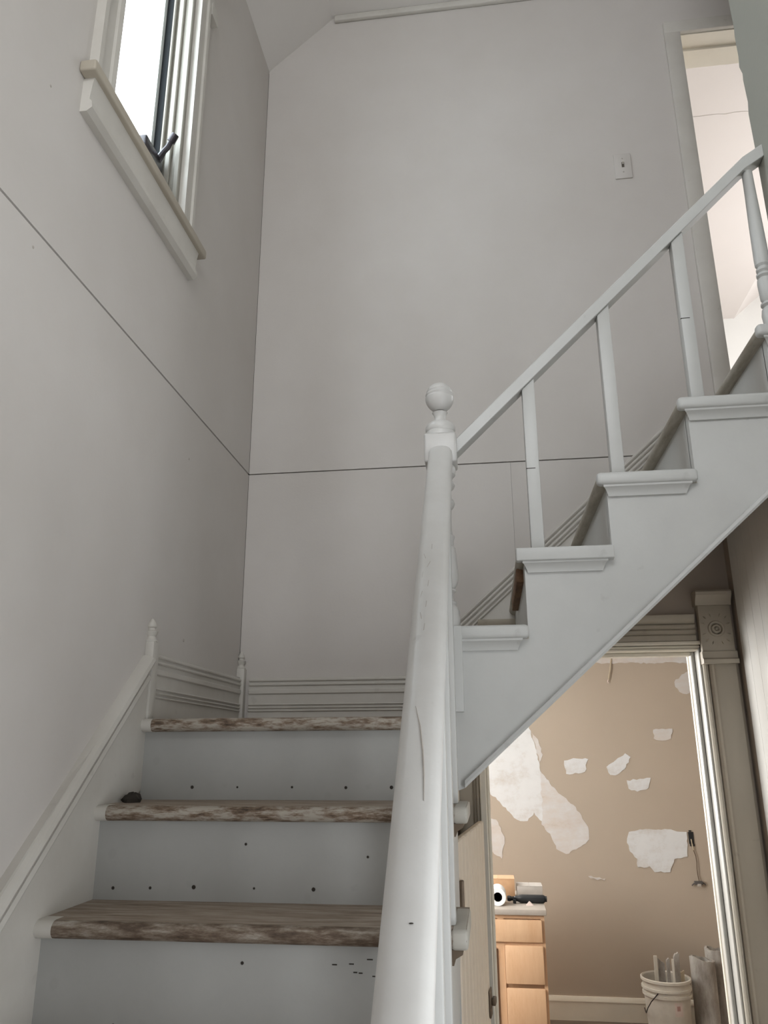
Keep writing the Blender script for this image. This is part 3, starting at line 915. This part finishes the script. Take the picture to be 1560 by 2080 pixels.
# sloping soffit boards under the flight
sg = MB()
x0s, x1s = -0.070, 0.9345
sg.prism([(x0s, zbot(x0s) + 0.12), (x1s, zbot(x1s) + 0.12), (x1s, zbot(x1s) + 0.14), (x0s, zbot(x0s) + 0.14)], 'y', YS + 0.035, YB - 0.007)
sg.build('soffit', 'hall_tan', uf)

# ================================================================== NEWEL POST
NX, NY = -0.112, 2.213
nw = empty('newel_post', NX, NY, 0.10)
tag(nw, 'white turned newel post with grooved ball top at the landing corner', 'newel post')
MB().box(NX - 0.046, NX + 0.046, NY - 0.046, NY + 0.044, 0.104, 0.3365).build('drop_block', 'stair_paint', nw, bevel=0.003)
ZD = 0.337
sh = MB()
sh.lathe([(0.042, 0.0), (0.042, 0.030), (0.040, 0.036), (0.041, 0.046), (0.036, 0.058), (0.030, 0.064), (0.033, 0.068), (0.033, 0.072), (0.026, 0.078),
          (0.024, 0.090), (0.026, 0.100), (0.033, 0.104), (0.033, 0.109), (0.028, 0.113), (0.036, 0.122), (0.040, 0.140), (0.040, 0.165), (0.037, 0.200), (0.034, 0.232),
          (0.033, 0.234), (0.030, 0.238), (0.030, 0.256), (0.033, 0.262), (0.033, 0.268), (0.028, 0.273), (0.026, 0.285), (0.0255, 0.32), (0.027, 0.350),
          (0.034, 0.358), (0.037, 0.368), (0.034, 0.378), (0.028, 0.384), (0.027, 0.400), (0.028, 0.410), (0.036, 0.418), (0.039, 0.426), (0.036, 0.436), (0.030, 0.442),
          (0.033, 0.450), (0.041, 0.458), (0.043, 0.470), (0.042, 0.482), (0.036, 0.490)], NX, NY, ZD, 28)
sh.build('turned_shaft', 'rail_paint', nw)
MB().box(NX - 0.048, NX + 0.048, NY - 0.048, NY + 0.048, ZD + 0.486, 0.918).build('top_block', 'rail_paint', nw, bevel=0.008, segs=3)
cl = MB()
cl.lathe([(0.047, 0.0), (0.046, 0.014), (0.043, 0.018), (0.045, 0.022), (0.046, 0.032), (0.042, 0.042), (0.034, 0.048), (0.022, 0.052), (0.018, 0.058), (0.017, 0.068), (0.020, 0.078), (0.024, 0.084)], NX, NY, 0.916, 28)
cl.build('collar', 'rail_paint', nw)
bl_ = MB()
R_ = 0.0445
prof = [(0.020, -0.040)]
for q in range(1, 25):
    a = -math.pi / 2 + math.pi * (q + 2) / 27
    r = R_ * math.cos(a); h = R_ * 1.08 * math.sin(a)
    if any(abs(h - g) < 0.0022 for g in (0.004, 0.013, 0.022)): r -= 0.0028
    prof.append((max(r, 0.0), h))
prof.append((0.0, R_ * 1.08))
bl_.lathe(prof, NX, NY, 1.052, 28)
bl_.build('ball_finial', 'rail_paint', nw)

# ================================================================== LOWER BALUSTRADE
lb = empty('stair_balustrade', -0.112, 1.2, FZ)
tag(lb, 'big white scuffed handrail with square balusters beside the worn lower treads', 'balustrade')
RX = -0.112
def zrail(y): return 0.872 - 0.975 * (2.163 - y)
rp = [(-0.027, -0.066), (0.027, -0.066), (0.031, -0.060), (0.031, -0.046), (0.0350, -0.040), (0.0360, -0.026), (0.034, -0.013), (0.027, -0.005), (0.018, -0.0015), (0.007, 0.0),
      (-0.007, 0.0), (-0.018, -0.0015), (-0.027, -0.005), (-0.034, -0.013), (-0.0360, -0.026), (-0.0350, -0.040), (-0.031, -0.046), (-0.031, -0.060)]
hr = MB()
hr.sweep(rp, [(RX, y, zrail(y)) for y in (2.1655, 1.8, 1.4, 1.0, 0.40)], (1, 0, 0), True)
ho = hr.build('handrail', 'rail_paint', lb, angle=40)
# long scratch and dents on the rail
def on_rail(dx, y, lift=0.0004):
    nrm = Vector((0, -0.975, 1)).normalized()
    prof_z = -0.0 if abs(dx) < 0.012 else -(abs(dx) - 0.012) * 0.35
    p = Vector((RX + dx, y, zrail(y))) + nrm * (prof_z + lift)
    return tuple(p)
sc = MB(); sc.tube([on_rail(-0.010, 1.345), on_rail(0.000, 1.31), on_rail(0.007, 1.27), on_rail(0.011, 1.235), on_rail(0.013, 1.20)], [0.0004, 0.0012, 0.0014, 0.0010, 0.0004], 6)
sc.build('scratch', 'grey_box', ho)
sc = MB(); sc.lathe([(0.0, 0.0012), (0.0024, 0.0008), (0.003, 0.0)], *on_rail(0.006, 1.062, 0.0002), 8); sc.build('dent', 'dirt_dark', ho)
rr = random.Random(11)
for q in range(9):
    yq = 1.50 + q * 0.028
    pth = [on_rail(-0.006 - 0.01 * (q % 2) + rr.uniform(-0.004, 0.004), yq, 0.0002), on_rail(-0.006 - 0.01 * (q % 2) + rr.uniform(-0.004, 0.004), yq + 0.016, 0.0002)]
    sc = MB(); sc.tube(pth, 0.0006, 5); sc.build('scratch', 'grey_box', ho)
for yb0, ztr in ((2.10, ZB), (1.80, ZA), (1.585, noses[3][1]), (1.36, noses[4][1]), (1.14, noses[5][1]), (0.92, noses[6][1]), (0.70, noses[7][1]), (0.48, noses[8][1])):
    b_ = MB()
    yf_, yk_ = yb0 - 0.020, yb0 + 0.020
    x0b, x1b = RX - 0.010, RX + 0.026
    zt0 = zrail(yf_) - 0.088; zt1 = zrail(yk_) - 0.088
    b_.v = [(x0b, yf_, ztr), (x1b, yf_, ztr), (x1b, yk_, ztr), (x0b, yk_, ztr), (x0b, yf_, zt0), (x1b, yf_, zt0), (x1b, yk_, zt1), (x0b, yk_, zt1)]
    for q in ((0, 3, 2, 1), (4, 5, 6, 7), (0, 1, 5, 4), (1, 2, 6, 5), (2, 3, 7, 6), (3, 0, 4, 7)): b_.face(q)
    b_.build('baluster', 'stair_paint', lb, bevel=0.003)
bn = MB().box(RX - 0.05, RX + 0.05, 0.30, 0.40, FZ, -0.86).build('foot_newel', 'rail_paint', lb, bevel=0.006)

# ================================================================== UPPER BALUSTRADE
ub = empty('stair_balustrade', 0.4, 2.235, 0.55)
tag(ub, 'white upper handrail on three plain square balusters and one turned baluster', 'balustrade')
YR = 2.235
def zr(x): return 0.914 + 0.974 * (x + 0.064)      # top of the rail
rp2 = [(-0.025, -0.0480), (0.025, -0.0480), (0.027, -0.0460), (0.027, -0.004), (0.023, 0.0), (-0.023, 0.0), (-0.027, -0.004), (-0.027, -0.0460)]
hr = MB()
hr.sweep(rp2, [(-0.0642, YR, zr(-0.0642)), (0.30, YR, zr(0.30)), (0.890, YR, zr(0.890)), (0.9345, YR, zr(0.890) + 0.030), (0.9545, YR, zr(0.890) + 0.0435)], (0, 1, 0), False, plumb='z')
hr.build('handrail', 'stair_paint', ub, angle=30)
for bx, zi in ((0.160, 1), (0.405, 2), (0.655, 3)):
    b_ = MB()
    x0b, x1b = bx - 0.019, bx + 0.019
    zb_ = STEPS_Z[zi]
    y0b, y1b = YR - 0.019, YR + 0.019
    z0t, z1t = zr(x0b) - 0.0475, zr(x1b) - 0.0475
    b_.v = [(x0b, y0b, zb_), (x1b, y0b, zb_), (x1b, y1b, zb_), (x0b, y1b, zb_), (x0b, y0b, z0t), (x1b, y0b, z1t), (x1b, y1b, z1t), (x0b, y1b, z0t)]
    for q in ((0, 3, 2, 1), (4, 5, 6, 7), (0, 1, 5, 4), (1, 2, 6, 5), (2, 3, 7, 6), (3, 0, 4, 7)): b_.face(q)
    bo = b_.build('baluster', 'stair_paint', ub, bevel=0.003)
    if zi in (1, 3):
        zz_ = 0.806 if zi == 1 else 1.272
        MB().box(x0b - 0.0006, x1b - 0.012, y0b - 0.0006, y0b + 0.006, zz_, zz_ + 0.0022).build('splice_line', 'dirt_dark', bo)
tb = MB()
tz = ZU
tb.lathe([(0.022, 0.0), (0.024, 0.03), (0.026, 0.06), (0.023, 0.080), (0.016, 0.088), (0.024, 0.094), (0.024, 0.100), (0.016, 0.106), (0.022, 0.115), (0.024, 0.17), (0.0225, 0.185),
          (0.016, 0.19), (0.023, 0.196), (0.023, 0.203), (0.015, 0.208), (0.021, 0.215), (0.021, 0.222), (0.0165, 0.228), (0.022, 0.236), (0.0225, 0.26), (0.0205, 0.38), (0.0175, 0.50), (0.016, 0.585)], 0.905, YR, tz + 0.0015, 20)
tb.build('turned_baluster', 'stair_paint', ub)

# ================================================================== LIGHT SWITCH
sw = empty('light_switch', 0.722, YB, 2.53)
tag(sw, 'pale painted light switch plate on the back wall left of the upstairs doorway', 'light switch')
MB().box(0.684, 0.760, YB - 0.007, YB, 2.531, 2.668).build('switch_plate', 'wall_paint', sw, bevel=0.002)
MB().box(0.7165, 0.7275, YB - 0.010, YB - 0.0065, 2.592, 2.618).build('toggle_slot', 'switch_toggle', sw)
MB().prism([(YB - 0.009, 2.606), (YB - 0.020, 2.612), (YB - 0.019, 2.619), (YB - 0.009, 2.616)], 'x', 0.719, 0.725).build('toggle', 'switch_ivory', sw)
for zq in (2.566, 2.640):
    q = MB(); q.lathe([(0.0035, 0), (0.003, -0.0015), (0.0, -0.002)], 0.722, YB - 0.007, zq, 8, 'y'); q.build('screw', 'grey_box', sw)

# ================================================================== KITCHEN CABINET
cb = empty('base_cabinet', 0.05, 5.9, FZ)
tag(cb, 'light maple kitchen base cabinet with drawers in the room beyond the doorway', 'cabinet')
CF = 5.60
cx0, cx1 = -1.35, 0.293
MB().box(cx0, cx1, CF + 0.02, 6.25, FZ + 0.10, -0.995).build('body', 'maple', cb)
MB().box(cx0 + 0.02, cx1 - 0.02, CF + 0.08, 6.2, FZ, FZ + 0.10).build('toe_kick', 'dark_core', cb)
for xa, xb in ((cx0, cx0 + 0.035), (-0.005, 0.035), (cx1 - 0.022, cx1)): MB().box(xa, xb, CF, CF + 0.02, FZ + 0.10, -1.018).build('face_stile', 'maple', cb)
MB().box(cx0, cx1, CF, CF + 0.02, -1.018, -0.995).build('face_rail', 'maple', cb)
MB().box(cx0 + 0.02, cx1 - 0.02, CF + 0.002, CF + 0.0195, -1.195, -1.140).build('face_rail', 'maple', cb)
for x0d, x1d, z0d, z1d in ((-0.30, 0.277, -1.152, -1.022), (0.037, 0.277, -1.386, -1.170), (0.037, 0.277, -1.63, -1.408), (0.037, 0.277, -1.84, -1.65)):
    d_ = MB()
    d_.box(x0d, x1d, CF - 0.020, CF - 0.001, z0d, z1d)
    dr = d_.build('drawer_front', 'maple', cb, bevel=0.007, segs=2)
d_ = MB().box(-0.30, -0.020, CF - 0.020, CF - 0.001, -1.84, -1.18).build('cabinet_door', 'maple', cb, bevel=0.007)
ct = MB().box(cx0 - 0.02, 0.308, CF - 0.03, 6.28, -0.9945, -0.960)
tag(ct.build('countertop', 'counter_laminate', bevel=0.005), 'greyish laminate countertop on the maple cabinet', 'countertop')

def carton(name, x0, x1, y0, y1, z0, z1, mat, label):
    e = empty(name, (x0 + x1) / 2, (y0 + y1) / 2, z0)
    tag(e, label, 'box')
    MB().box(x0, x1, y0, y1, z0, z1 - 0.004).build('body', mat, e, bevel=0.002)
    MB().box(x0, (x0 + x1) / 2 - 0.001, y0 - 0.001, y1 + 0.001, z1 - 0.0042, z1).build('lid_flap', mat, e)
    MB().box((x0 + x1) / 2 + 0.001, x1, y0 - 0.001, y1 + 0.001, z1 - 0.0042, z1).build('lid_flap', mat, e)
carton('cardboard_box', -0.10, 0.124, 5.95, 6.12, -0.960, -0.835, 'cardboard', 'orange-brown cardboard box on the countertop')
carton('cardboard_box', 0.138, 0.312, 5.96, 6.12, -0.960, -0.880, 'grey_box', 'flat grey box on the countertop beside the brown carton')
pr = empty('paper_roll', 0.01, 5.76, -0.96)
tag(pr, 'white paper towel roll lying on the countertop, end facing out', 'paper roll')
q = MB(); q.lathe([(0.028, 0.0), (0.052, 0.0), (0.055, 0.004), (0.055, 0.17), (0.052, 0.174), (0.028, 0.174), (0.028, 0.0)], 0.006, 5.66, -0.960 + 0.055, 26, 'y'); q.build('paper_wrap', 'paper_white', pr)
q = MB(); q.lathe([(0.024, 0.002), (0.027, 0.002), (0.027, 0.172), (0.024, 0.172), (0.024, 0.002)], 0.006, 5.66, -0.960 + 0.055, 20, 'y'); q.build('core_tube', 'dark_core', pr)
tbk = empty('tube_tool', 0.19, 5.78, -0.96)
tag(tbk, 'black tube tool lying across the countertop in front of the grey box', 'tool')
q = MB(); q.lathe([(0.0, 0.0), (0.016, 0.002), (0.018, 0.02), (0.013, 0.03), (0.013, 0.05), (0.017, 0.054), (0.018, 0.07), (0.024, 0.085), (0.026, 0.10), (0.026, 0.235), (0.022, 0.248), (0.018, 0.25), (0.018, 0.262), (0.0, 0.264)], 0.066, 5.80, -0.960 + 0.026, 16, 'x')
q.build('barrel', 'black_plastic', tbk)
q = MB().box(0.105, 0.125, 5.765, 5.79, -0.9598, -0.935).build('grip', 'black_plastic', tbk, bevel=0.004)
sc_ = MB()
sc_.v = [(0.188, 5.70, -0.960), (0.238, 5.71, -0.960), (0.226, 5.74, -0.960), (0.190, 5.735, -0.960), (0.208, 5.715, -0.934), (0.215, 5.722, -0.938)]
for q in ((0, 3, 2, 1), (0, 1, 4), (1, 2, 5, 4), (2, 3, 5), (3, 0, 4, 5)): sc_.face(q)
tag(sc_.build('plaster_scrap', 'label_paper'), 'small beige scrap on the front edge of the countertop', 'scrap')

# ================================================================== BUCKET AND STICKS
bx, by = 1.172, 6.52
bk = empty('plastic_bucket', bx, by, FZ)
tag(bk, 'off-white plastic bucket holding broken trim pieces by the kitchen wall', 'bucket')
q = MB()
q.lathe([(0.138, 0.0), (0.141, 0.006), (0.156, 0.300), (0.168, 0.302), (0.168, 0.318), (0.158, 0.320), (0.158, 0.340), (0.171, 0.342), (0.171, 0.356), (0.160, 0.358), (0.161, 0.392), (0.173, 0.394), (0.173, 0.410), (0.164, 0.413), (0.158, 0.405), (0.136, 0.012), (0.0, 0.010)], bx, by, FZ, 32)
q.build('pail', 'bucket_plastic', bk, angle=25)
q = MB()
q.tube([(bx - 0.085, by - 0.135, FZ + 0.335), (bx - 0.10, by - 0.142, FZ + 0.322), (bx - 0.135, by - 0.135, FZ + 0.285), (bx - 0.158, by - 0.11, FZ + 0.24), (bx - 0.165, by - 0.07, FZ + 0.20), (bx - 0.160, by - 0.02, FZ + 0.185), (bx - 0.158, by + 0.04, FZ + 0.20)], 0.0035, 6)
q.build('wire_handle', 'dark_metal', bk)
lab = MB()
n0 = 8
for t in range(n0 + 1):
    a = -math.pi / 2 + 0.10 + 0.38 * t / n0
    for zz_, rr_ in ((FZ + 0.20, 0.1520), (FZ + 0.285, 0.1565)):
        lab.v.append((bx + rr_ * math.cos(a), by + rr_ * math.sin(a), zz_))
for t in range(n0): lab.face((2 * t, 2 * t + 2, 2 * t + 3, 2 * t + 1))
lab.build('label', 'label_paper', bk)
lab = MB()
for t in range(4):
    a = -math.pi / 2 + 0.20 + 0.16 * t / 3
    for zz_, rr_ in ((FZ + 0.235, 0.1546), (FZ + 0.265, 0.1562)):
        lab.v.append((bx + rr_ * math.cos(a), by + rr_ * math.sin(a), zz_))
for t in range(3): lab.face((2 * t, 2 * t + 2, 2 * t + 3, 2 * t + 1))
lab.build('label_mark', 'label_red', bk)

def stick(x0, x1, y0, y1, ztop, lean, mat, label, cut=0.0, notch=0.0):
    mb = MB()
    zb = FZ + 0.018
    k = 5
    tops = [ztop + cut * (t / k) + notch * random.uniform(-1, 1) for t in range(k + 1)]
    pts = [(x0, zb)] + [(x0 + (x1 - x0) * (1 - t / k), tops[k - t]) for t in range(k + 1)][::1]
    poly = [(x0, zb), (x1, zb)] + [(x1 - (x1 - x0) * t / k, tops[k - t]) for t in range(k + 1)]
    mb.prism(poly, 'y', y0, y1)
    mb.mapv(lambda x, y, z: (x + lean * (z - zb), y, z))
    tag(mb.build('trim_piece', mat), label, 'wood', 'broken trim pieces in the bucket')
stick(1.090, 1.112, 6.50, 6.515, -1.405, 0.02, 'bucket_plastic', 'thin pale strip, leftmost of the pieces in the bucket')
stick(1.122, 1.168, 6.53, 6.545, -1.425, 0.02, 'grey_roll', 'wide grey board with slanted top, second from left in the bucket', -0.035, 0.004)
stick(1.176, 1.199, 6.50, 6.52, -1.430, 0.02, 'grey_roll', 'short grey broken piece in the middle of the bucket', 0.01, 0.008)
stick(1.208, 1.222, 6.47, 6.485, -1.418, 0.02, 'bucket_plastic', 'narrow white splinter in the bucket beside the tallest piece', 0.0, 0.004)
stick(1.228, 1.266, 6.52, 6.545, -1.405, 0.03, 'grey_roll', 'tallest dark grey piece in the bucket with a ragged white tip', 0.018, 0.010)
stick(1.272, 1.312, 6.55, 6.565, -1.520, 0.0, 'cable_beige', 'short beige piece at the right edge of the bucket', 0.01, 0.006)

def roll(name, cx, cy, r, ztop, label, seed):
    rr = random.Random(seed)
    mb = MB()
    seg = 26
    hts = [0.0, 0.12, 0.25, 0.37, 0.46]
    top = ztop - FZ
    prof_n = 7
    jag = [rr.uniform(-0.007, 0.007) - 0.014 * math.cos(2 * math.pi * s / seg) for s in range(seg)]
    for t in range(prof_n):
        f = t / (prof_n - 1)
        for s in range(seg):
            a = 2 * math.pi * s / seg
            rad = r * (1 + 0.05 * math.sin(2 * a + seed) + 0.03 * math.sin(5 * a + 3 * f))
            mb.v.append((cx + rad * math.cos(a), cy + rad * 0.8 * math.sin(a), FZ + f * (top + jag[s] * f)))
    for t in range(prof_n):
        f = 1 - t / (prof_n - 1)
        for s in range(seg):
            a = 2 * math.pi * s / seg
            rad = r * 0.80 * (1 + 0.05 * math.sin(2 * a + seed) + 0.03 * math.sin(5 * a + 3 * f))
            mb.v.append((cx + rad * math.cos(a), cy + rad * 0.8 * math.sin(a), FZ + f * (top + jag[s] * f) + 0.001))
    for t in range(2 * prof_n - 1):
        for s in range(seg):
            s2 = (s + 1) % seg
            mb.face((t * seg + s, t * seg + s2, (t + 1) * seg + s2, (t + 1) * seg + s), 0, True)
    return tag(mb.build(name, 'grey_roll', angle=40), label, 'roll')
roll('flooring_roll', 1.452, 6.60, 0.082, -1.435, 'dirty grey-white roll standing upright beside the bucket', 2)
roll('flooring_roll', 1.590, 6.72, 0.090, -1.400, 'darker grey roll half hidden behind the white door jamb', 5)

# ================================================================== ELECTRICAL BOX AND CABLES ON THE KITCHEN WALL
ob = empty('outlet_cable', 1.55, 6.94, -0.99)
tag(ob, 'open black outlet box with a cable and loose outlet hanging down the tan wall', 'outlet')
MB().box(1.532, 1.570, 6.944, 6.9495, -0.700, -0.613).build('outlet_box', 'black_plastic', ob)
MB().box(1.537, 1.545, 6.942, 6.9495, -0.718, -0.700).build('box_ear', 'black_plastic', ob)
MB().box(1.560, 1.572, 6.942, 6.9495, -0.718, -0.700).build('box_ear', 'black_plastic', ob)
MB().box(1.538, 1.556, 6.942, 6.9495, -0.611, -0.600).build('box_ear', 'black_plastic', ob)
MB().tube([(1.548, 6.940, -0.665), (1.550, 6.935, -0.70), (1.556, 6.935, -0.745)], 0.0045, 6).build('cable_sheath', 'cable_beige', ob)
MB().tube([(1.556, 6.935, -0.745), (1.568, 6.934, -0.79), (1.570, 6.934, -0.83), (1.566, 6.934, -0.88), (1.568, 6.934, -0.93), (1.572, 6.934, -0.965)], 0.0035, 6).build('cable', 'cable_brown', ob)
ot = MB()
ot.box(1.535, 1.595, 6.915, 6.945, -0.992, -0.968)
ot.prism([(1.515, -1.005), (1.540, -0.985), (1.540, -0.975), (1.512, -0.995)], 'y', 6.93, 6.935)
ot.prism([(1.595, -0.985), (1.622, -1.000), (1.618, -0.985), (1.595, -0.972)], 'y', 6.93, 6.935)
ot.build('loose_outlet', 'dark_core', ob, bevel=0.003)
MB().box(1.552, 1.580, 6.908, 6.916, -1.004, -0.985).build('outlet_face', 'grey_box', ob, bevel=0.002)
wv = empty('ceiling_wire', 1.03, 6.9, 0.58)
tag(wv, 'short beige wire dangling from the top of the tan wall', 'wire')
MB().tube([(1.055, 6.942, 0.76), (1.046, 6.935, 0.72), (1.038, 6.93, 0.67), (1.024, 6.93, 0.62), (1.016, 6.93, 0.585)], 0.006, 6).build('wire', 'cable_beige', wv)
MB().tube([(1.016, 6.93, 0.590), (1.008, 6.93, 0.570), (1.014, 6.93, 0.556)], 0.004, 6).build('wire_tip', 'label_paper', wv)

# small nail holes in the painted panels
wlp = bpy.data.objects['wall_left']
for (yy_, zz_, r_) in ((1.397, 1.562, 0.0035), (1.422, 1.119, 0.004), (2.43, 0.98, 0.005), (2.50, 0.36, 0.006)):
    q = MB(); q.lathe([(r_, 0), (r_ * 0.8, 0.0012), (0.0, 0.0015)], XL, yy_, zz_, 8, 'x'); q.build('nail_head', 'grey_box', wlp)
